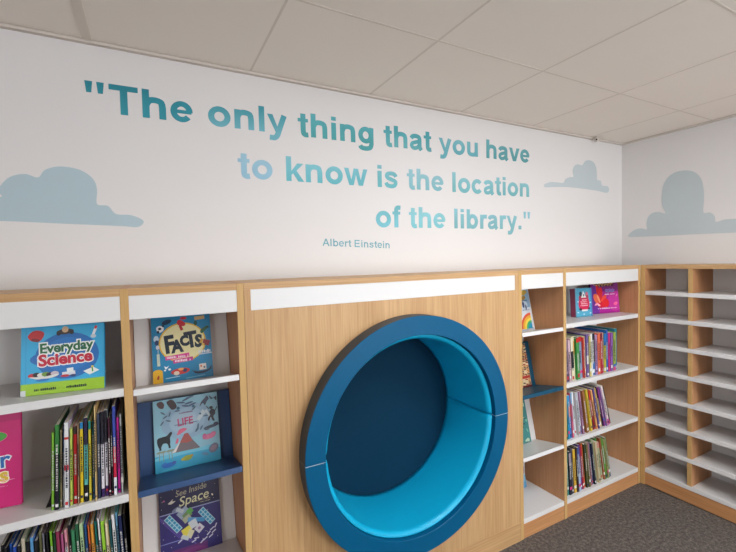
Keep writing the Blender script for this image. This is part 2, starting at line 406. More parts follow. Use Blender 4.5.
# ------------------------------------------------------------------ bookcases
Z_SH = [1.173, .815, .464, .112]
ST_ = .027
def bookcase(name, x0, x1, label, left=True, right=True, shelves=(), band=True, tiltset=None, cat='bookcase'):
    r = empty(name, (x0, 0, 0), 0, label, cat)
    W = x1-x0
    B = lambda n, a, b, mt, bv=.0012: board(n, (a[0], a[1], a[2]), (b[0], b[1], b[2]), M[mt], r, bv, 1 if n == 'side_panel' else None)
    xl = T if left else 0; xr = W-(T if right else 0)
    if left: B('side_panel', (0, -D, 0), (T, -.002, H), 'inner')
    if right: B('side_panel', (xr, -D, 0), (W, -.002, H), 'inner')
    B('top_panel', (xl, -D+.0015, H-T), (xr, -.002, H), 'oakx')
    B('plinth', (xl, -D+.003, 0), (xr, -D+.021, .084), 'innerx')
    B('back_panel', (xl, -.012, .084), (xr, -.004, H-T), 'white')
    if band: B('header_strip', (xl, -D+.0012, 1.399), (xr, -D+.018, H-T), 'white')
    for z in shelves:
        B('shelf', (xl+.0005, -D+.001, z-ST_), (xr-.0005, -.0125, z), 'white', .0015)
    return r
def tilted_shelf(r, x0, x1, zf, mat, parent_off, th=.021):
    """leaning display shelf: sloping tray with a lip and a backrest, one board each"""
    a = math.radians(12); c, s = math.cos(a), math.sin(a)
    R = Matrix(((1,0,0,0),(0,c,s,-D+.004),(0,-s,c,zf),(0,0,0,1)))   # local y back+down, local z up+back
    L = .200
    X0, X1 = x0-parent_off, x1-parent_off
    m = MB(); m.box((X0, 0, -.012), (X1, L, 0), M=R); m.box((X0, -.0015, -th), (X1, .012, .0), M=R)
    o = m.build('display_shelf', M[mat], r, .001)
    m = MB(); m.box((X0, L-.001, -.012), (X1, L+.010, .275), M=R)
    m.build('backrest', M[mat], o, .001)
    return R, L
XA0, XA1 = -4.105, -3.329
XB0, XB1 = -3.329, -2.9311
XP0, XP1 = -2.9306, -1.4775
XD0, XD1 = -1.477, -1.0815
XE0, XE1 = -1.081, -.3105
bookcase('bookcase', XA0, XA1, 'wide oak bookcase at the far left holding a pink book and packed rows', True, False, [1.173, .815, .464, .112])
rB = bookcase('bookcase', XB0, XB1, 'narrow oak bookcase left of the round seat with three tilted display shelves', True, True, [.112])
rD = bookcase('bookcase', XD0, XD1, 'narrow oak bookcase right of the round seat with tilted display shelves', True, True, [.112])
bookcase('bookcase', XE0, XE1, 'wide oak bookcase right of centre with three rows of books', False, True, [1.175, .816, .466, .112])
TB, TD = {}, {}
for zf, mt in ((1.162, 'white'), (.812, 'navy'), (.460, 'white')):   # middle one is coloured
    TB[zf] = tilted_shelf(rB, XB0+T+.002, XB1-T-.002, zf, mt, XB0)
    TD[zf] = tilted_shelf(rD, XD0+T+.002, XD1-T-.002, zf-.004, 'petrol' if mt == 'navy' else mt, XD0)

# ------------------------------------------------------------------ round seat unit
pod = empty('reading_pod', (XP0, 0, 0), 0, 'oak wall unit with a round turquoise cushioned seat set in a blue ring', 'reading nook')
PW = XP1-XP0; CX, CZ = -2.190-XP0, .7795
RO, RI, RT = .546, .459, .074
N = 144
def rect_ring(x0, z0, x1, z1, cx, cz, n):
    out = []
    for i in range(n):
        a = 2*PI*i/n; dx, dz = math.cos(a), math.sin(a); t = 1e9
        if dx > 1e-9: t = min(t, (x1-cx)/dx)
        if dx < -1e-9: t = min(t, (x0-cx)/dx)
        if dz > 1e-9: t = min(t, (z1-cz)/dz)
        if dz < -1e-9: t = min(t, (z0-cz)/dz)
        out.append((cx+dx*t, cz+dz*t))
    return out
m = MB(); PL = .107
x0, z0, x1, z1 = .0005, PL, PW-.0005, 1.399
outer = rect_ring(x0, z0, x1, z1, CX, CZ, N)
inner = [(CX+.5*math.cos(2*PI*i/N), CZ+.5*math.sin(2*PI*i/N)) for i in range(N)]
yf, yb = -D, -D+.018
corners = [(x0,z0),(x1,z0),(x1,z1),(x0,z1)]
for i in range(N):
    j = (i+1) % N; A, B_, C_, D_ = outer[i], outer[j], inner[j], inner[i]
    ex = [c for c in corners if abs(A[0]-B_[0]) > 1e-6 and abs(A[1]-B_[1]) > 1e-6 and
          min(A[0],B_[0])-1e-6 <= c[0] <= max(A[0],B_[0])+1e-6 and min(A[1],B_[1])-1e-6 <= c[1] <= max(A[1],B_[1])+1e-6]
    P = [A]+ex+[B_, C_, D_]
    m.face([(p[0], yf, p[1]) for p in P]); m.face([(p[0], yb, p[1]) for p in reversed(P)])
    m.face([(C_[0], yf, C_[1]), (C_[0], yb, C_[1]), (D_[0], yb, D_[1]), (D_[0], yf, D_[1])])
    E_ = [A]+ex+[B_]
    for a, b in zip(E_[:-1], E_[1:]):
        m.face([(a[0], yf, a[1]), (a[0], yb, a[1]), (b[0], yb, b[1]), (b[0], yf, b[1])])
m.build('front_panel', M['oak'], pod, 0, False, True)
board('plinth', (.0005, -D-.0006, 0), (PW-.0005, -D+.018, PL-.0008), M['oakx'], pod)
board('side_panel', (0, -D+.0185, 0), (T, -.002, H-T), M['oak'], pod)
board('side_panel', (PW-T, -D+.0185, 0), (PW, -.002, H-T), M['oak'], pod)
board('top_panel', (0, -D, H-T+.0002), (PW, -.002, H), M['oakx'], pod)
board('face_frame', (0, -D, 1.3993), (T, -D+.018, H-T), M['oak'], pod)
board('header_strip', (T, -D+.001, 1.3993), (PW-T, -D+.018, H-T), M['white'], pod)
board('face_frame', (PW-T, -D, 1.3993), (PW, -D+.018, H-T), M['oak'], pod)
board('back_panel', (T, -.010, .02), (PW-T, -.004, H-T), M['oak'], pod)
def revolve(prof, a0, a1, n, mi=None, caps=True):
    """prof: closed list of (r, y); revolve about the hole axis between angles"""
    m = MB(); K = len(prof)
    def P(r, y, a): return (CX+r*math.cos(a), y, CZ+r*math.sin(a))
    for i in range(n):
        a = a0+(a1-a0)*i/n; b = a0+(a1-a0)*(i+1)/n
        for k in range(K):
            p, q = prof[k], prof[(k+1) % K]
            m.face([P(*p, a), P(*p, b), P(*q, b), P(*q, a)], mi=(mi[k] if mi else 0))
    if caps:
        m.face([P(*p, a0) for p in prof]); m.face([P(*p, a1) for p in reversed(prof)])
    return m
g = .0012/RO
bv = .002
rp = [(RO-bv, -D-RT), (RI+bv, -D-RT), (RI, -D-RT+bv), (RI, -D-.0005), (RO, -D-.0005), (RO, -D-RT+bv)]
rm = [0, 0, 0, 0, 1, 0]
for a0, a1 in ((g, PI-g), (PI+g, 2*PI-g)):
    o = revolve(rp, a0, a1, 96, rm).build('ring_half', [M['ringblue'], M['ringedge']], pod, 0, False, True)
for sx in (1, -1):
    xa, xb = sorted((CX+sx*(RI+.001), CX+sx*(RO-.001)))
    m = MB(); m.box((xa, -D-RT+.0003, CZ-.0011), (xb, -D-.002, CZ+.0011))
    m.build('joint_strip', M['strip'], pod)
# cushions: rounded roll at the front, soft seam ends
def cushion(a0, a1, name):
    n = 90; m = MB(); R0 = .4365; RW = .4575; yb_ = -.023; yf_ = -D-.050
    rings = []
    for i in range(n+1):
        t = i/n; a = a0+(a1-a0)*t
        # distance to the closest end, used to pucker the seam
        e = min(t, 1-t)*(abs(a1-a0))*R0
        puck = .011*math.exp(-(e/.012)**1.4)
        prof = []
        rr = .020
        for k in range(9):                                   # rounded nose
            u = PI/2*k/8
            prof.append((RW-.0005-(RW-.0005-R0)*math.sin(u), yf_+.026*(1-math.cos(u))))
        L = yb_-(yf_+.026)
        for k in range(1, 13):
            v = k/12
            bulge = -.004*math.sin(PI*v)
            prof.append((R0-.0045*v+bulge, yf_+.026+L*v))
        prof.append((RW, yb_)); 
        prof = [(min(RW, r+(puck if q < 20 else 0)), y) for q, (r, y) in enumerate(prof)]
        rings.append([(CX+r*math.cos(a), y, CZ+r*math.sin(a)) for r, y in prof])
    K = len(rings[0])
    for i in range(n):
        for k in range(K-1):
            m.face([rings[i][k], rings[i+1][k], rings[i+1][k+1], rings[i][k+1]])
        m.face([rings[i][K-1], rings[i+1][K-1], rings[i+1][0], rings[i][0]])
    m.face(rings[0]); m.face(list(reversed(rings[-1])))
    o = m.build(name, M['vinyl'], pod, 0, True, True)
    return o
ge = .0022
cushion(ge, PI-ge, 'upper_cushion'); cushion(PI+ge, 2*PI-ge, 'seat_cushion')
revolve([(.4595, -D-.040), (.4595, -.014), (.47, -.014), (.47, -D-.0003), (.4597, -D-.0003)], 0, 2*PI, 96, None, False).build('drum', M['ringblue'], pod, 0, True, True)
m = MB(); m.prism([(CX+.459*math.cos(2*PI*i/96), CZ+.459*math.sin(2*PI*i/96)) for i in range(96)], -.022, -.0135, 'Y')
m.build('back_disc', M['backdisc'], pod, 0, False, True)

# ------------------------------------------------------------------ pigeonhole unit on the right wall
XF = -.3094; FY0 = -.3045; BAY = .2475; NB = 4
fr = empty('pigeonhole_unit', (0, FY0, 0), 0, 'oak pigeonhole unit with many white shelves along the right wall', 'shelving unit')
FYE = -(2*.0275+NB*BAY+(NB-1)*.0255)
FB = lambda n, a, b, mt, bv=.0012: board(n, a, b, M[mt], fr, bv, 0 if n == 'side_panel' else None)
FB('side_panel', (XF, -.028, 0), (-.002, 0, H), 'inner')
FB('side_panel', (XF, FYE, 0), (-.002, FYE+.028, H), 'inner')
FB('top_panel', (XF+.001, FYE+.028, H-T), (-.002, -.028, H), 'oaky')
FB('plinth', (XF+.002, FYE+.028, .006), (XF+.02, -.028, .086), 'innery')
FB('back_panel', (-.05, FYE+.028, .085), (-.042, -.028, H-T), 'white')
zs = [1.330-.1735*i for i in range(8)]
FS = .026
for z in zs:
    FB('shelf', (XF+.0005, FYE+.0285, z-FS), (-.0505, -.0285, z), 'white', .0015)
y = -.0275-BAY
for i in range(NB-1):
    m = MB()
    tops = [H-T]+[z-FS for z in zs[:-1]]
    for z, tp in zip(zs, tops): m.box((XF+.0025, y-.0255, z+.0003), (-.0505, y, tp-.0003))
    
    for i_ in range(len(m.f)):
        if i_ % 6 in (4, 5): m.m[i_] = 1
    m.build('divider', [M['inner'], M['edge']], fr, .001)
    y -= BAY+.0255

# ------------------------------------------------------------------ printed art helper
class Art:
    """layers of flat printed shapes on a cover; local x right, y up, laid on plane y=-eps"""
    def __init__(s, w=9, h=9): s.m = MB(); s.k = 0; s.w = w; s.h = h
    def clip(s, P):
        for ax, lim, sg in ((0, 0, 1), (0, s.w, -1), (1, 0, 1), (1, s.h, -1)):
            out = []
            for i in range(len(P)):
                a, b = P[i-1], P[i]; da, db = (a[ax]-lim)*sg, (b[ax]-lim)*sg
                if (da >= 0) != (db >= 0):
                    t = da/(da-db); out.append((a[0]+(b[0]-a[0])*t, a[1]+(b[1]-a[1])*t))
                if db >= 0: out.append((b[0], b[1]))
            P = out
            if len(P) < 3: return []
        return P
    def lay(s, pts, col):
        pts = s.clip(pts)
        if not pts: return
        s.k += 1; y = -.00025-.00004*s.k
        s.m.face([(p[0], y, p[1]) for p in pts], col)
    def rect(s, x0, z0, x1, z1, col): s.lay([(x0,z0),(x1,z0),(x1,z1),(x0,z1)], col)
    def rot(s, cx, cz, w, h, deg, col):
        c, q = math.cos(math.radians(deg)), math.sin(math.radians(deg))
        s.lay([(cx+c*a-q*b, cz+q*a+c*b) for a, b in ((-w/2,-h/2),(w/2,-h/2),(w/2,h/2),(-w/2,h/2))], col)
    def ell(s, cx, cz, rx, rz, col, deg=0, n=28):
        c, q = math.cos(math.radians(deg)), math.sin(math.radians(deg)); P = []
        for i in range(n):
            a, b = rx*math.cos(2*PI*i/n), rz*math.sin(2*PI*i/n); P.append((cx+c*a-q*b, cz+q*a+c*b))
        s.lay(P, col)
    def blob(s, pts, col): s.lay(smooth_closed(pts, 4), col)
    def scribble(s, x0, x1, z, h, col, seed=1, dens=.6):
        """a row of tiny marks, like print too small to read"""
        rg = random.Random(seed); x = x0
        while x < x1:
            w = h*rg.uniform(.25, .6)
            if rg.random() < .86: s.rect(x, z, min(x+w, x1), z+h*rg.uniform(.7, 1), col)
            x += w+h*.18
    def text(s, body, cx, cz, size, col, offset=0, deg=0, sx=1, shear=0, mapf=None):
        cu = bpy.data.curves.new('t', 'FONT'); cu.body = body; cu.size = size
        cu.align_x = 'CENTER'; cu.align_y = 'CENTER'; cu.offset = offset; cu.shear = shear
        cu.resolution_u = 3
        ob = bpy.data.objects.new('t', cu); me = ob.to_mesh()
        c, q = math.cos(math.radians(deg)), math.sin(math.radians(deg))
        s.k += 1; y = -.00025-.00004*s.k
        vs = [v.co.copy() for v in me.vertices]
        for p in me.polygons:
            P = []
            for i in p.vertices:
                a, b = vs[i].x*sx, vs[i].y; P.append((cx+c*a-q*b, y, cz+q*a+c*b))
            s.m.face(P, col)
        ob.to_mesh_clear(); bpy.data.objects.remove(ob); bpy.data.curves.remove(cu)
def display_book(name, w, h, t, col, spine, label, group=None, cat='book'):
    """front cover in local plane y=0, left-bottom corner at the origin; thickness towards +y"""
    r = empty(name, (0,0,0), 0, label, cat, group)
    m = MB(); b = .0016
    m.box((0, 0, 0), (w, b, h), col); m.box((0, t-b, 0), (w, t, h), col); m.box((0, b, 0), (b, t-b, h), spine)
    m.build('cover', M['cover'], r)
    m = MB(); m.box((b, b+.0002, .003), (w-.003, t-b-.0002, h-.003)); m.build('pages', M['pages'], r)
    return r
def put_art(a, r): return a.m.build('cover_print', M['cover'], r)
def place_on(r, R, L, parent_x, x, t, back=0.0, yaw=0):
    """stand a display book on a tilted shelf"""
    r.matrix_world = Matrix.Translation((parent_x, 0, 0)) @ R @ Matrix.Translation((x-parent_x, L-.0016-t-back, .0006))
def place_flat(r, x0, y0, z, yaw, lean):
    r.matrix_world = Matrix.Translation((x0, y0, z)) @ Matrix.Rotation(yaw, 4, 'Z') @ Matrix.Rotation(-lean, 4, 'X')

# --- Everyday Science
W_, H_ = .228, .218
r = display_book('picture_book', W_, H_, .014, (40,160,215), (30,110,160), 'sky blue science picture book with lime green foot band, left bookcase top shelf')
a = Art(W_, H_); bl = (52,172,222)
a.rect(0, 0, W_, H_, bl)
a.rect(.012, 0, .0135, H_, (40,150,200))
a.ell(.125, .118, .088, .075, (30,110,185)); a.ell(.125, .122, .07, .055, (36,120,195))
a.ell(.118, .118, .095, .03, (30,108,184), 4)
a.rect(0, 0, W_, .036, (156,200,42)); a.rect(0, .036, W_, .038, (120,190,120))
a.rect(-.0002, 0, .013, .018, (215,220,222))
a.blob([(.018,.190),(.03,.203),(.045,.205),(.06,.197),(.058,.182),(.048,.170),(.03,.171),(.02,.180)], (196,42,48))
a.blob([(.028,.172),(.045,.168),(.047,.176),(.03,.18)], (130,30,40))
a.ell(.118, .196, .024, .009, (60,50,48), 3); a.ell(.118, .203, .009, .010, (214,178,140)); a.ell(.100, .190, .006, .006, (40,38,40)); a.ell(.136, .192, .006, .006, (40,38,40))
a.rot(.200, .190, .008, .03, -18, (236,240,244)); a.rot(.204, .204, .007, .01, -18, (210,60,60)); a.ell(.197, .175, .008, .006, (200,214,224))
for i, c in enumerate([(190,50,60),(40,40,44),(220,220,214),(110,150,60),(60,40,50),(200,190,200)]):
    a.ell(.03+i*.012, .062+.002*(i % 2), .011, .007, c)
a.blob([(.022,.058),(.05,.049),(.09,.053),(.10,.062),(.06,.056)], (226,226,222))
a.ell(.058, .046, .018, .004, (36,120,195))
a.rot(.128, .060, .036, .012, 4, (222,228,236)); a.rot(.132, .070, .018, .014, 4, (236,240,240)); a.ell(.118, .053, .012, .004, (190,50,60)); a.ell(.14, .052, .008, .004, (40,60,110))
a.lay([(.168,.062),(.186,.049),(.214,.061),(.196,.073)], (232,236,232)); a.rot(.194, .066, .004, .016, 5, (60,150,70)); a.ell(.194, .075, .004, .003, (220,200,60))
for off, cc in ((.0052, (240,244,240)), (.0014, (30,104,64))): a.text('Everyday', .122, .146, .044, cc, off, 2, .92)
for off, cc in ((.0055, (244,240,240)), (.0020, (196,30,60))): a.text('Science', .120, .108, .050, cc, off, 2, .98)
a.scribble(.036, .102, .013, .008, (40,60,40), 3); a.scribble(.122, .178, .013, .008, (40,60,40), 4)
put_art(a, r); r.scale = (1,1,1); place_flat(r, -3.6125, -.232, 1.1738, math.radians(-7.5), math.radians(9))

# --- FACTS
W_, H_ = .216, .262
r = display_book('picture_book', W_, H_, .02, (30,130,180), (20,90,130), 'bright blue trivia picture book with a cream oval title on a white tilted shelf')
a = Art(W_, H_); a.rect(0, 0, W_, H_, (24,136,186))
a.ell(.110, .148, .086, .078, (232,190,40)); a.ell(.110, .148, .081, .073, (240,232,178))
for ch, x, z, s_, d in (('F', .047, .143, .088, 5), ('A', .073, .134, .062, 3), ('C', .099, .153, .050, 8), ('T', .122, .154, .082, 6), ('S', .147, .147, .062, -4)):
    a.text(ch, .114+(x-.097)*1.06, z-.002, s_*1.06, (16,38,58), .0036, d, .84)
a.rot(.088, .094, .086, .015, 4, (222,62,150)); a.rot(.108, .078, .072, .015, 4, (206,52,142))
for x, z, n_, q in ((.050, .089, .078, 9), (.078, .073, .06, 10)):
    a.scribble(x, x+n_, z, .009, (250,226,240), q)
a.blob([(.092,.226),(.10,.214),(.118,.212),(.122,.222),(.110,.234),(.098,.238)], (206,44,60)); a.rot(.106, .205, .010, .02, 20, (190,40,54)); a.ell(.116, .243, .012, .006, (206,44,60))
a.blob([(.018,.212),(.030,.220),(.044,.212),(.040,.198),(.024,.194)], (232,236,240)); a.ell(.030, .208, .006, .005, (30,36,60)); a.ell(.024, .196, .004, .006, (30,36,60)); a.ell(.042, .218, .004, .004, (30,36,60))
a.ell(.055, .232, .018, .009, (24,60,90), 20); a.ell(.016, .17, .009, .012, (200,226,240)); a.ell(.018, .155, .007, .01, (30,60,110)); a.ell(.02, .137, .006, .008, (210,214,230))
a.rot(.176, .240, .038, .014, 4, (206,176,120)); a.ell(.160, .22, .006, .01, (40,90,70))
a.blob([(.176,.184),(.184,.196),(.200,.203),(.206,.198),(.194,.186),(.182,.176)], (34,96,60)); a.ell(.204, .200, .006, .005, (30,80,50))
a.rot(.196, .138, .026, .022, -18, (150,44,50)); a.rot(.178, .146, .009, .018, -22, (220,170,60)); a.rot(.184, .131, .008, .01, -22, (240,200,80))
a.scribble(.165, .212, .098, .012, (236,240,244), 12); a.rot(.19, .094, .05, .004, 2, (210,224,236))
a.rot(.021, .088, .010, .046, 1, (196,214,196)); a.rot(.021, .118, .002, .02, 0, (200,220,220)); a.rect(.0, 0, .034, .042, (238,186,40)); a.ell(.017, .042, .017, .010, (238,186,40)); a.blob([(.013,.018),(.018,.03),(.022,.026),(.019,.014)], (176,60,40))
a.blob([(.040,.062),(.048,.058),(.056,.063),(.050,.054),(.044,.050)], (230,244,250)); a.ell(.058, .048, .005, .004, (230,244,250)); a.ell(.042, .046, .004, .003, (230,244,250))
a.ell(.096, .036, .034, .012, (206,56,52), 3); a.ell(.082, .030, .010, .008, (236,220,200)); a.ell(.112, .038, .008, .007, (40,60,110)); a.ell(.098, .044, .010, .005, (240,170,90))
a.blob([(.136,.040),(.145,.030),(.17,.026),(.198,.030),(.210,.044),(.206,.028),(.180,.018),(.150,.020)], (24,36,66)); a.rot(.178, .043, .026, .024, 2, (234,230,222)); a.rot(.172, .046, .006, .008, 2, (216,120,70)); a.rot(.184, .040, .006, .008, 2, (90,120,150))
a.rot(.068, .016, .05, .003, 3, (180,220,240)); a.rot(.15, .008, .07, .003, 3, (120,190,220))
put_art(a, r); place_on(r, *TB[1.162], XB0, -3.243, .02)

# --- LIFE
W_, H_ = .240, .272
r = display_book('picture_book', W_, H_, .014, (150,200,214), (120,180,200), 'pale blue nature picture book with a volcano and animals on the navy shelf')
a = Art(W_, H_); a.rect(0, 0, W_, H_, (146,200,220))
for i in range(9): a.ell(.12+.01*math.sin(i), .178, .094-.009*i, .07-.0062*i, tuple(int(x+0*i) for x in (150, 186, 212)) if i < 3 else (int(150+4*i), int(186+3*i), int(212+2*i)))
a.rect(0, 0, W_, .062, (64,176,216)); a.blob([(0,.055),(.04,.062),(.09,.066),(.15,.062),(.20,.067),(.24,.062),(.24,.05),(.12,.052),(0,.046)], (110,200,226))
vo = lambda L: [(.112+(p-.122)*.86, .064+(q-.064)*.84) for p, q in L]
a.lay(vo([(.062,.064),(.100,.112),(.118,.142),(.132,.142),(.150,.108),(.182,.064)]), (120,110,116))
a.lay(vo([(.096,.105),(.118,.142),(.132,.142),(.150,.105),(.128,.098)]), (176,90,84)); a.lay(vo([(.062,.064),(.078,.066),(.100,.112),(.092,.104)]), (230,222,220))
a.blob([(.082,.128),(.088,.146),(.104,.152),(.118,.146),(.108,.138)], (226,110,140)); a.blob([(.074,.098),(.080,.116),(.086,.112),(.082,.098)], (226,110,140))
a.blob([(.012,.128),(.010,.112),(.016,.092),(.024,.096),(.030,.106),(.042,.106),(.050,.098),(.056,.106),(.056,.124),(.064,.140),(.058,.146),(.044,.134),(.028,.132)], (34,42,50))
a.rot(.02, .092, .007, .018, 0, (34,42,50)); a.rot(.052, .095, .007, .018, 8, (34,42,50))
for x in (.016, .030, .050, .060): a.rot(x, .058, .0022, .034, 2, (140,150,130)); a.ell(x, .076, .010, .004, (150,160,140), 8)
a.text('LIFE', .113, .175, .040, (206,84,132), .0012, 2, .86)
a.scribble(.074, .158, .166, .004, (90,110,140), 6); a.scribble(.092, .142, .208, .006, (150,120,160), 7)
a.lay([(.155,.178),(.180,.212),(.188,.204),(.196,.21),(.214,.17),(.206,.17),(.194,.196),(.184,.19),(.166,.168)], (206,224,232))
dk = (60,72,92)
a.blob([(.014,.262),(.022,.244),(.036,.240),(.040,.256),(.03,.268)], (90,70,72)); a.blob([(.050,.262),(.056,.246),(.068,.230),(.084,.236),(.080,.256),(.066,.270)], (70,56,60))
for x, z, d in ((.12,.262,20),(.13,.246,10),(.118,.236,-12),(.142,.238,16),(.10,.252,-8),(.134,.268,12)): a.ell(x, z, .016, .0035, (86,108,136), d)
a.blob([(.170,.224),(.176,.240),(.190,.254),(.200,.262),(.206,.250),(.198,.240),(.190,.226),(.182,.236)], (62,70,96)); a.blob([(.208,.262),(.222,.250),(.236,.256),(.234,.238),(.226,.248),(.214,.246)], (70,80,106))
a.blob([(.206,.196),(.214,.206),(.226,.202),(.228,.186),(.220,.176),(.224,.158),(.216,.160),(.210,.174),(.202,.160),(.198,.170),(.208,.184)], (38,44,58)); a.ell(.213, .212, .007, .006, (38,44,58)); a.rot(.232, .205, .018, .003, 60, (38,44,58)); a.rot(.200, .215, .016, .003, -50, (38,44,58))
a.ell(.210, .138, .030, .006, (70,80,100), 8); a.ell(.228, .144, .010, .008, (56,66,90)); a.ell(.192, .130, .010, .004, (90,100,120))
a.ell(.198, .100, .024, .010, (222,120,160), 6); a.ell(.216, .108, .010, .008, (222,120,160)); a.ell(.182, .104, .008, .010, (206,100,150))
a.ell(.214, .052, .020, .016, (112,116,140), 40); a.ell(.214, .052, .012, .009, (140,120,140), 40); a.ell(.18, .036, .014, .006, (96,150,190), -20)
a.ell(.114, .036, .018, .010, (160,172,70), 5); a.ell(.098, .034, .007, .005, (190,180,70)); a.ell(.13, .042, .006, .004, (200,160,60))
a.ell(.048, .024, .024, .009, (60,120,206), 4); a.ell(.03, .030, .010, .005, (70,130,210), 30); a.ell(.066, .03, .008, .006, (80,110,190)); a.rot(.05, .008, .06, .004, 2, (90,190,222))
for x, z, d in ((.034,.222,-40),(.042,.206,30),(.058,.214,70),(.03,.184,50),(.052,.19,-20),(.16,.15,80),(.172,.14,60),(.155,.135,50),(.086,.222,0),(.148,.222,40),(.19,.184,0)): a.ell(x, z, .010, .0028, (92,118,140), d)
a.ell(.09, .232, .006, .006, (60,110,140)); a.ell(.146, .23, .005, .005, (60,110,140)); a.ell(.17, .196, .004, .004, (60,110,140))
put_art(a, r); place_on(r, *TB[.812], XB0, -3.249, .014)

# --- Space
W_, H_ = .227, .276
r = display_book('picture_book', W_, H_, .016, (36,32,84), (24,22,60), 'dark violet space picture book with a satellite on the lowest white tilted shelf')
a = Art(W_, H_); a.rect(0, 0, W_, H_, (30,28,72))
a.rect(0, 0, W_, .168, (46,38,110)); a.rect(0, .166, W_, .170, (150,160,200)); a.rect(0, .06, .11, .063, (120,130,190))
for i in range(6): a.rot(.028+.012*i, .12-.008*i, .003, .13, 38, (92,74,160))
a.rect(.04, 0, .17, .03, (96,40,110)); a.ell(.11, .0, .06, .022, (120,50,120))
for off, cc in ((.0016, (150,140,90)),): a.text('See Inside', .118, .238, .031, (168,160,140), .0003, 4, .95, .25)
a.text('Space', .126, .204, .050, (214,212,170), .0004, 4, 1.0, .25)
a.scribble(.13, .19, .188, .003, (190,180,140), 9); a.scribble(.15, .19, .180, .003, (190,180,140), 10)
for cx, cz in ((.048, .128), (.172, .124)):
    a.rot(cx, cz, .026, .075, 36, (176,214,226))
    for u in range(5):
        for v in (-1, 1):
            c, q = math.cos(math.radians(36)), math.sin(math.radians(36)); A_, B_ = v*.006, (u-2)*.0142
            a.rot(cx+c*A_-q*B_, cz+q*A_+c*B_, .009, .011, 36, (56,150,190))
a.ell(.062, .178, .018, .008, (120,130,160), 20); a.rot(.086, .160, .042, .030, 36, (150,166,190)); a.rot(.074, .172, .03, .014, -30, (184,194,204)); a.rot(.10, .148, .03, .026, 36, (110,140,96)); a.rot(.11, .16, .02, .02, 36, (96,170,80))
a.rot(.098, .134, .03, .022, 30, (170,176,150)); a.rot(.13, .122, .06, .016, -15, (90,150,200)); a.rot(.12, .108, .03, .03, 20, (206,214,220)); a.rot(.15, .116, .03, .012, -20, (60,140,190))
a.rot(.096, .088, .034, .03, 22, (222,212,80)); a.rot(.108, .074, .02, .03, -30, (210,206,170)); a.rot(.088, .066, .03, .014, -30, (190,200,206)); a.rot(.142, .086, .028, .028, 40, (206,204,214)); a.ell(.142, .086, .006, .006, (150,120,160))
for x, z, d in ((.19,.07,-30),(.196,.058,-30),(.176,.056,-20),(.184,.044,-30),(.162,.040,-30),(.204,.078,0),(.07,.058,30),(.12,.044,20),(.13,.052,0),(.15,.034,40)): a.rot(x, z, .018, .0045, d-(-60 if x > .15 else 0), (206,204,226))
rg = random.Random(5)
for i in range(34): x, z = rg.uniform(.008, .214), rg.uniform(.03, .27); a.ell(x, z, .0012, .0012, (220,214,190), 0, 8)
a.blob([(.032,.208),(.044,.204),(.060,.212),(.048,.214),(.052,.222),(.04,.214)], (206,200,190)); a.ell(.018, .222, .004, .003, (180,90,140)); a.ell(.198, .20, .003, .005, (230,220,200), 30)
put_art(a, r); place_on(r, *TB[.460], XB0, -3.243, .016)

# --- pink book on the left bookcase
W_, H_ = .235, .300
r = display_book('picture_book', W_, H_, .012, (206,30,116), (170,24,96), 'tall hot pink picture book standing cover out at the far left edge')
a = Art(W_, H_); a.rect(0, 0, W_, H_, (208,30,118)); a.rect(0, .27, W_, H_, (190,26,106))
a.ell(.145, .222, .056, .021, (240,90,160), 3); a.ell(.145, .222, .0545, .0195, (74,170,66), 3)
a.scribble(.11, .18, .214, .014, (44,120,50), 2)
for off, cc in ((.0045, (240,244,250)), (.0012, (24,104,180))): a.text('r', .192, .148, .072, cc, off, 3)
for off, cc in ((.0045, (250,244,214)), (.0016, (226,190,60))): a.text('s', .190, .100, .062, cc, off, 3)
a.blob([(.12,.082),(.16,.080),(.212,.084),(.212,.0855),(.16,.083),(.12,.085)], (246,190,216)); a.scribble(.15, .20, .066, .003, (236,150,190), 8)
put_art(a, r); place_flat(r, -3.6321-W_*math.cos(math.radians(5)), -.1955+W_*math.sin(math.radians(5)), .8168, math.radians(-5), math.radians(6))

# --- two face-out books on the right bookcase
W_, H_ = .150, .186
r = display_book('story_book', W_, H_, .042, (60,160,196), (146,44,84), 'small thick turquoise book with a pink badge on the right bookcase top shelf')
a = Art(W_, H_); a.rect(0, 0, W_, H_, (84,172,204)); a.rect(.0, 0, .006, H_, (120,150,180)); a.rect(.134, 0, .15, H_, (70,140,196))
a.ell(.076, .084, .050, .050, (216,30,84)); a.rect(.032, .05, .12, .118, (216,30,84)); a.ell(.052, .128, .022, .016, (180,60,90)); a.ell(.102, .13, .018, .016, (190,70,100))
a.ell(.048, .150, .012, .016, (50,60,80)); a.lay([(.052,.124),(.072,.17),(.098,.124)], (228,232,230)); a.ell(.076, .14, .006, .008, (90,110,130)); a.ell(.104, .15, .012, .012, (214,120,140))
for z, w in ((.106, .05), (.094, .062), (.082, .056), (.070, .066)): a.scribble(.076-w/2, .076+w/2, z, .007, (250,214,224), int(z*1000))
a.rect(.052, .036, .104, .047, (236,238,238)); a.ell(.04, .05, .012, .008, (60,30,50)); a.ell(.118, .052, .01, .008, (70,40,60))
for x, z in ((.018,.03),(.02,.1),(.13,.09),(.128,.02),(.07,.016)): a.ell(x, z, .008, .005, (190,220,232))
put_art(a, r); place_flat(r, -.8116, -.1792, 1.1768, math.radians(-5.5), math.radians(3))
W_, H_ = .236, .222
r = display_book('story_book', W_, H_, .016, (170,30,140), (90,26,100), 'wide magenta and purple picture book with a red flower beside the turquoise book')
a = Art(W_, H_); a.rect(0, 0, W_, H_, (176,34,150)); a.rect(0, .15, W_, H_, (120,40,120)); a.rect(.03, .185, .2, H_, (74,30,56)); a.ell(.2, .08, .06, .07, (200,50,160)); a.ell(.03, .08, .035, .12, (110,44,150))
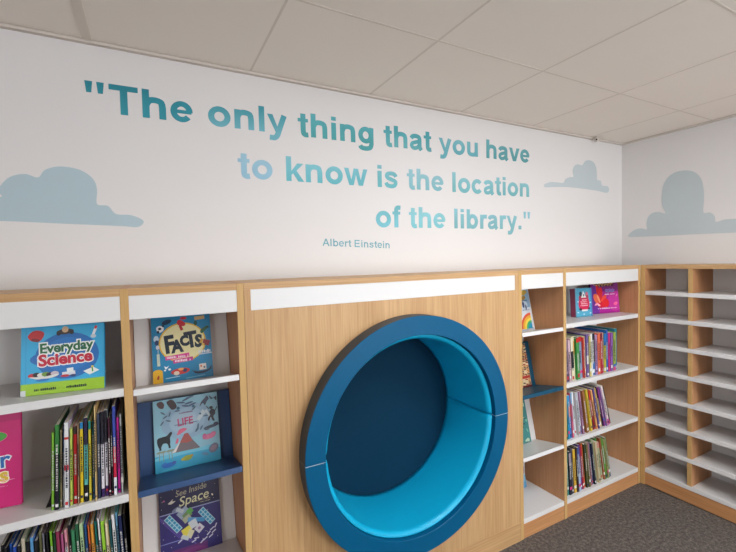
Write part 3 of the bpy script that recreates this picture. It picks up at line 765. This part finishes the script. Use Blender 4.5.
for x, z, rx, rz, d, c in ((.06,.15,.014,.05,10,(212,32,46)),(.045,.10,.024,.04,30,(236,110,70)),(.075,.12,.02,.06,-10,(226,36,50)),(.10,.09,.018,.045,-35,(240,80,66)),(.085,.06,.04,.022,0,(214,30,60)),(.12,.07,.03,.03,0,(226,40,48)),(.06,.10,.008,.03,20,(246,160,120))): a.ell(x, z, rx, rz, c, d)
rg = random.Random(3)
for i in range(22):
    x = .03+i*.0075; a.ell(x, .196+.008*math.sin(i*1.9)+.0002*i, .007, .0022, (214,180,110), rg.uniform(-70, 70)); 
for i in range(12): a.ell(.125+i*.0065, .158+.005*math.sin(i*2.3), .006, .004, (150,120,200), rg.uniform(-40, 40)); a.ell(.125+i*.0065, .146+.003*math.sin(i*1.3), .005, .003, (110,140,190), rg.uniform(-40, 40))
a.scribble(.115, .20, .126, .007, (240,220,240), 14); a.scribble(.045, .205, .030, .008, (244,220,240), 15)
a.ell(.035, .065, .018, .007, (244,150,190), 20); a.ell(.055, .058, .012, .006, (250,190,200), -20); a.blob([(.18,.06),(.2,.075),(.218,.07),(.215,.06),(.2,.05)], (240,110,160)); a.ell(.215, .12, .010, .006, (236,120,190), 50)
put_art(a, r); place_flat(r, -.590, -.148, 1.1768, math.radians(-11.3), math.radians(6))

# --- books on the right narrow bookcase, mostly hidden behind its post
def right_book(w, h, t, col, xr, zf, label, fn):
    r = display_book('picture_book', w, h, t, col, col, label); a = Art(w, h); fn(a, w, h); put_art(a, r)
    if zf: place_on(r, *TD[zf], XD0, xr-w, t)
    return r
def rainbow(a, w, h):
    a.rect(0, 0, w, h, (226,234,244)); a.rect(0, h*.55, w, h, (150,190,222)); a.ell(w*.4, h*.62, w*.5, h*.16, (214,230,244)); a.rect(0, 0, w, h*.06, (196,206,220))
    for q, c in ((1, (226,92,66)), (.84, (240,180,60)), (.68, (250,226,90)), (.52, (76,180,110)), (.36, (40,150,190))):
        n = 22; R_ = .098*q; cx, cz = w-.012, .012
        a.lay([(cx+R_*math.cos(PI/2+PI/2*i/n)*1.0, cz+R_*1.0*math.sin(PI/2+PI/2*i/n)) for i in range(n+1)]+[(cx, cz)], c)
    a.blob([(w-.06,h*.93),(w-.03,h*.97),(w-.012,h*.92),(w-.03,h*.86),(w-.055,h*.84)], (206,176,80)); a.ell(w-.05, h*.78, .02, .012, (170,140,60), 20)
    a.ell(w-.06, h*.62, .01, .02, (70,90,140)); a.ell(w-.04, h*.55, .006, .018, (60,80,120)); a.scribble(w-.09, w-.02, h*.7, .01, (60,90,150), 4); a.scribble(w-.09, w-.015, h*.48, .006, (120,140,180), 5)
right_book(.225, .262, .010, (220,228,240), -1.128, 1.162, 'white and pale blue picture book with a rainbow, right of the round seat', rainbow)
def redcream(a, w, h):
    a.rect(0, 0, w, h, (222,196,150)); rg = random.Random(8)
    for i in range(26):
        for j in range(3): a.rot(w-.012-j*.024, h*(i+.5)/26, .02, .007, rg.uniform(-20, 20), rg.choice([(150,40,36),(60,50,60),(196,120,60),(230,214,180),(120,60,40)]))
    a.rect(w-.08, h*.2, w-.006, h*.26, (176,44,40)); a.rect(w-.08, 0, w, h*.04, (120,40,36))
right_book(.215, .262, .012, (200,150,110), -1.158, .812, 'red and cream patterned picture book on the blue shelf right of the seat', redcream)
def teal(a, w, h):
    a.rect(0, 0, w, h, (64,140,140)); rg = random.Random(9)
    for i in range(30): a.ell(rg.uniform(w*.6, w-.008), rg.uniform(.01, h-.01), rg.uniform(.004, .012), rg.uniform(.004, .014), rg.choice([(30,100,100),(120,190,170),(40,120,90),(190,214,190)]), rg.uniform(0, 90))
right_book(.215, .262, .012, (60,130,130), -1.166, .460, 'teal picture book on the lower white tilted shelf right of the seat', teal)
def bluewhite(a, w, h):
    a.rect(0, 0, w, h, (226,228,232)); a.rect(0, 0, w, h*.3, (84,150,196)); a.ell(w-.03, h*.45, .03, .05, (120,110,150)); a.ell(w-.02, h*.7, .014, .03, (60,60,80)); a.ell(w-.03, h*.25, .03, .03, (120,180,214))
r = right_book(.22, .25, .012, (180,200,220), 0, None, 'white and sky blue picture book on the floor shelf right of the round seat', bluewhite)
place_flat(r, -1.175-.22, -.085, .1128, 0, math.radians(10))

# ------------------------------------------------------------------ rows of upright books
ORD = 'first second third fourth fifth sixth seventh eighth ninth tenth eleventh twelfth thirteenth fourteenth fifteenth sixteenth seventeenth eighteenth nineteenth twentieth'.split()
def ordn(i):
    if i < 20: return ORD[i]
    return ('twenty-'+ORD[i-20]) if i < 29 else ('thirtieth' if i == 29 else 'thirty-'+ORD[i-30])
def row_book(t, h, w, main, accents, hard, rg, label, group):
    """spine faces -y; local x thickness, y depth, z height"""
    r = empty('book', (0,0,0), 0, label, 'book', group)
    m = MB(); b = .0012 if not hard else .0022; b = min(b, t*.25); pi = .0008 if not hard else .004
    side = tuple(min(255, v*rg.uniform(.85, 1.1)) for v in main)
    # cover boards split in bands so the spine carries its own colours
    zs_ = sorted(set([0, h]+[z*h for z0, z1, c in accents for z in (z0, z1)]))
    for z0, z1 in zip(zs_[:-1], zs_[1:]):
        c = main
        for q0, q1, cc in accents:
            if q0*h-1e-6 <= z0 and z1 <= q1*h+1e-6: c = cc
        m.face([(0,0,z0),(t,0,z0),(t,0,z1),(0,0,z1)], c)
    m.box((0, 0, 0), (b, w, h), side); m.box((t-b, 0, 0), (t, w, h), side)
    m.box((b, .0004, 0), (t-b, b+.0004, h), side)
    # marks on the spine
    k = rg.random(); y = -.0003; u0, u1 = t*.3, t*.7
    ink = (190,190,186) if sum(main) < 380 else (40,44,60)
    z = h*rg.uniform(.22, .4); ze = h*rg.uniform(.62, .85)
    while z < ze:
        q = rg.uniform(.003, .008); m.face([(u0,y,z),(u1,y,z),(u1,y,z+q),(u0,y,z+q)], ink); z += q+rg.uniform(.001, .004)
    if k < .7:
        zb = h*rg.uniform(.03, .08); m.face([(t*.2,y,zb),(t*.8,y,zb),(t*.8,y,zb+t*.8),(t*.2,y,zb+t*.8)], rg.choice([(235,235,235),(30,40,90),(200,50,60)]))
    if k > .72:                                       # library classification sticker
        zb = h*rg.uniform(.10, .14); m.face([(0.0005,y*1.6,zb),(t-.0005,y*1.6,zb),(t-.0005,y*1.6,zb+.018),(0.0005,y*1.6,zb+.018)], rg.choice([(236,234,226),(220,60,130),(60,110,190),(232,232,232)]))
    m.build('cover', M['matte'], r)
    m = MB(); m.box((b+.0001, b+.0006, pi), (t-b-.0001, w-(.001 if not hard else .003), h-pi)); m.build('pages', M['pages'], r)
    return r
def book_row(books, x0, x1, yf, z, hbase, hvar, ang0, ang1, where, group, seed, wmin=.19, wmax=.215, a_pow=1.0):
    rg = random.Random(seed); n = len(books)
    tw = [b[2] if len(b) > 2 and b[2] else rg.uniform(.8, 1.25) for b in books]
    H0 = hbase
    # solve a thickness scale so that the row spans x0..x1
    angs = [math.radians(ang0+(ang1-ang0)*((i/(n-1))**a_pow)) for i in range(n)]
    hs = [(b[4]*hbase if len(b) > 4 and b[4] else hbase+rg.uniform(-hvar, hvar*.6)) for b in books]
    def span(k):
        x = 0
        for i in range(n):
            x += k*tw[i]/math.cos(angs[i])+.0007
            if i < n-1: x += max(0, hs[i]*(math.tan(angs[i+1])-math.tan(angs[i])))
        return x
    lo, hi = .001, .1
    for _ in range(40):
        mid = (lo+hi)/2
        if span(mid) < x1-x0: lo = mid
        else: hi = mid
    k = lo; x = x0
    for i, b in enumerate(books):
        t = k*tw[i]; acc = b[3] if len(b) > 3 and b[3] else []
        lab = '%s spined book, %s from left, %s' % (b[0], ordn(i), where)
        w = rg.uniform(wmin, wmax)
        r = row_book(t, hs[i], w, b[1], acc, rg.random() < .25, rg, lab, group)
        yy = yf+rg.uniform(-.006, .010)
        r.matrix_world = Matrix.Translation((x, yy, z+.0006)) @ Matrix.Rotation(-angs[i], 4, 'Y')
        x += t/math.cos(angs[i])+.0007
        if i < n-1: x += max(0, hs[i]*(math.tan(angs[i+1])-math.tan(angs[i])))
K = (26,26,32)
A2 = [('lime green',(128,190,60),.9,[(0,1,(128,190,60))],.94),
 ('dark green and black',(52,120,56),1.3,[(0,.66,(28,26,38))],1.03),
 ('tan',(176,160,120),.6,None,.95), ('blue and white',(90,120,160),.5,[(0,.4,(225,228,235))],.98),
 ('white red-dotted',(222,224,226),1.4,[(.44,.5,(196,40,50)),(.8,.83,(196,60,60))],1.04), ('yellow green',(186,204,90),.9,[],.95),
 ('red',(196,36,40),1.2,[(.9,1,(70,50,50))],.96), ('pale brown',(170,140,110),.5,[],.99),('yellow',(222,196,44),1.1,[(.92,1.0,(40,130,190))],1.0),
 ('teal and black',(90,176,166),1.3,[(0,.2,K),(.68,1,(42,34,66))],1.05),('mustard yellow',(206,190,60),.9,[(.9,1,(20,130,120))],1.0),
 ('dark teal',(40,104,124),.8,[(0,.3,(60,110,170))],.98),('tall cream',(228,200,140),.6,[],1.18),('slate blue',(48,60,86),1.0,[],1.08),
 ('black and white',(232,228,236),1.1,[(0,.1,(70,36,100)),(.62,1,(28,28,38))],1.09),('black, white and purple',(232,228,236),1.0,[(0,.12,(70,36,100)),(.63,1,(30,28,40))],1.1),
 ('dark maroon',(70,28,48),.8,[],1.0),('black',(34,30,36),.5,[],1.04),('tall blue and red',(56,74,160),1.1,[(.2,.55,(196,40,70)),(0,.2,(228,230,236))],1.14),('magenta',(206,36,150),.9,[],.98),('pale grey',(196,200,200),.8,[],1.02)]
book_row(A2, -3.5405, -3.3435, -.288, .815, .262, .02, -2.5, -.8, "left bookcase upper row beside pink book", 'packed row on the left bookcase middle shelf', 11)
A3 = [('black and grey',K),('black',(36,34,40)),('blue',(40,90,180)),('royal blue',(46,80,170)),('black and yellow',(40,40,44),0,[(0,.5,(226,200,50))]),('beige',(190,180,160)),('black',K),
 ('sky blue',(90,150,200)),('black',(30,30,36)),('olive',(130,130,90)),('grey',(120,120,130)),('black',K),('lime green',(126,196,50)),('dark green',(40,80,50)),('wine red',(140,50,80)),('mauve',(160,80,120)),
 ('pink and white',(222,150,170),0,[(.5,.8,(230,230,230))]),('black',(30,32,40)),('green',(60,130,90)),('dark green',(36,90,60)),('pale green',(170,200,150)),('blue',(50,100,170)),('orange',(220,110,50)),('orange and teal',(220,150,60),0,[(0,.5,(30,130,130))]),
 ('teal',(30,140,140)),('red and white',(226,226,226),0,[(.3,.6,(200,50,60))]),('lime green',(150,205,60)),('cream',(220,206,170)),('dark teal',(24,80,90)),('white',(226,228,232)),('sky blue',(110,170,206)),('navy',(30,40,80)),('black',(30,30,34))]
book_row(A3, -3.668, -3.334, -.285, .464, .278, .014, 0, 2, "left bookcase lower row", 'packed row on the left bookcase lower shelf', 21)
E2 = [('mauve grey',(150,128,150),1,[(0,.2,(90,80,110))]),('pale pink',(216,186,196),.8),('cream and black',(222,218,190),1,[(.3,.7,(36,40,40))]),('cream and orange',(222,222,176),1.1,[(.6,.9,(226,160,70))]),
 ('bright green',(66,150,76),1.2,[(.9,1,(200,40,40))]),('steel blue',(130,152,182),1.6,[(.88,1,(196,40,44))],.97),('red orange',(206,80,60),.5),('cream',(226,214,180),.8),('purple and white',(110,90,150),.8,[(.3,.5,(230,230,230))]),
 ('pale yellow',(220,206,120),.7),('white',(226,228,226),.8),('black and blue',(30,34,50),1.2,[(0,.32,(60,110,180))]),('lilac',(170,140,190),.8,[(.6,.9,(150,130,160))]),('salmon orange',(222,110,80),1.1),('crimson',(170,40,56),.9,[(.85,1,(110,30,50))]),
 ('pink and cream',(226,180,170),.8,[(0,.2,(206,60,120))]),('olive yellow',(190,180,60),1.1,[(.7,1,(40,120,190))],.95),('bright blue',(44,100,180),.8),('magenta',(200,50,130),.8),('violet',(140,90,170),1),('yellow green',(160,180,80),1.1,[(0,.14,(214,60,130))],.95),('teal blue',(50,120,150),1,[(.8,1,(30,130,140))])]
book_row(E2, -1.052, -.528, -.283, .816, .266, .014, 4, 0, "right bookcase upper row", 'upper packed row on the right bookcase', 31, .2, .235)
E3 = [('dark green',(40,120,80),1),('cyan',(40,150,200),.8),('red orange',(222,90,60),1,[(0,.5,(40,120,190)),(.75,1,(60,140,200))]),('pink',(226,110,140),.7,[(.75,1,(110,170,210))]),('pale blue',(160,190,214),1),('white',(222,226,230),.9),('light grey',(190,196,204),1),('off-white',(214,214,222),.8,[(0,.2,(110,110,170))]),('mauve',(170,130,160),.8),
 ('burnt orange',(206,120,70),.9),('brown',(150,100,60),1.3),('green and yellow',(110,150,70),.8,[(0,.5,(220,190,60))]),('yellow',(226,190,60),.9),('dark brown',(90,60,50),.7),('red',(196,50,44),1,[(.1,.4,(150,30,40))]),('orange cream',(236,170,110),.8),('violet blue',(90,80,150),.8),('gold',(196,160,80),1.5,[(0,.1,(220,190,140))]),
 ('near-black',(46,34,50),.8),('purple',(140,60,140),.8),('lilac',(190,150,190),.7),('cream',(230,216,214),1.1,[(0,.15,(200,90,160))]),('black',(34,28,40),1)]
book_row(E3, -1.066, -.600, -.282, .466, .276, .012, 3, 17, "right bookcase middle row", 'middle packed row on the right bookcase', 41, .2, .235, .8)
E4 = [('dark green',(40,100,56),.9),('teal',(50,140,130),.7),('grey and black',(34,36,50),1.2,[(.68,.96,(150,140,150))]),('charcoal',(80,80,92),.9),('golden yellow',(222,180,60),1.2),('dark brown',(70,50,44),.8),('blue',(60,90,150),1.1,[(0,.4,(170,190,214))],.98),('violet',(110,70,140),.8),('crimson',(180,40,60),.9),('orange',(222,110,50),.8),
 ('black and green',(44,60,44),1,[(0,.7,(90,90,50))]),('olive brown',(120,110,60),.8),('dusty pink',(170,110,120),1),('slate blue',(70,80,120),.8),('dark navy',(36,40,60),.8),('sage',(160,170,130),1.1),('beige',(206,196,160),1),('green',(70,130,60),1),('pale sage',(170,180,140),1.1,[(.85,1,(210,140,130))],.92),('rust',(160,90,60),.7),('bright green',(96,150,60),1.2,[],1.0),('tan green',(150,150,90),.8),('grey green',(120,140,100),1,[(0,.08,(90,100,130))],.98)]
book_row(E4, -1.060, -.600, -.282, .112, .285, .016, 2, 12, "right bookcase bottom row", 'bottom packed row on the right bookcase', 51, .2, .235, .9)

# bookend holding the left row
r = empty('bookend', (-3.545, -.10, .8155), 0, 'small black metal bookend beside the packed row next to the pink book', 'bookend')
m = MB(); m.box((-.001, -.16, 0), (.0005, -.01, .0012)); m.box((-.014, -.16, 0), (-.001, -.10, .0012)); m.build('base_plate', M['metal'], r)
m = MB(); m.prism([(-.16, .0013), (-.02, .0013), (-.03, .10), (-.10, .10)], -.0008, .0005, 'X'); m.build('upright_plate', M['metal'], r)
m = MB(); m.prism([(-.012, .0013), (-.001, .0013), (-.001, .04)], -.14, -.1385, 'Y'); m.build('brace', M['metal'], r)

# ------------------------------------------------------------------ light
def area(name, loc, rot, sx, sy, power, col):
    d = bpy.data.lights.new(name, 'AREA'); d.shape = 'RECTANGLE'; d.size = sx; d.size_y = sy; d.energy = power; d.color = col
    o = bpy.data.objects.new(name, d); COL.objects.link(o); o.location = loc; o.rotation_euler = rot; return o
area('window_or_fill_light', ((WX0+WX1)/2, YF-.12, (WZ0+WZ1)/2), (math.radians(90), 0, 0), WX1-WX0, WZ1-WZ0, 125, (.95, .98, 1))
area('window_or_fill_light', (XL-.12, (VY0+VY1)/2, (VZ0+VZ1)/2), (math.radians(90), 0, math.radians(-90)), VY1-VY0, VZ1-VZ0, 75, (.97, .98, 1))  # added fill through the left opening, for right wall and pigeonholes
w = bpy.data.worlds.new('World'); S.world = w; w.use_nodes = True
bg = w.node_tree.nodes['Background']; bg.inputs[0].default_value = (.8, .88, 1, 1); bg.inputs[1].default_value = 1.0

# ------------------------------------------------------------------ camera
cam = bpy.data.cameras.new('Camera'); co = bpy.data.objects.new('Camera', cam); COL.objects.link(co)
Rt = Vector((0.88205658, -0.47053671, -0.02390399)); Up = Vector((0.03886039, 0.02209597, 0.99900032)); Fw = Vector((0.46953814, 0.88210372, -0.03777513))
mw = Matrix.Identity(4)
for i in range(3):
    mw[i][0] = Rt[i]; mw[i][1] = Up[i]; mw[i][2] = -Fw[i]; mw[i][3] = CAM[i]
co.matrix_world = mw
cam.sensor_fit = 'HORIZONTAL'; cam.sensor_width = 36; cam.lens = 407.574/736*36; cam.clip_start = .05
S.camera = co
S.view_settings.view_transform = 'Standard'; S.view_settings.look = 'None'
S.view_settings.exposure = -0.53; S.view_settings.gamma = 1; S.view_settings.use_curve_mapping = False
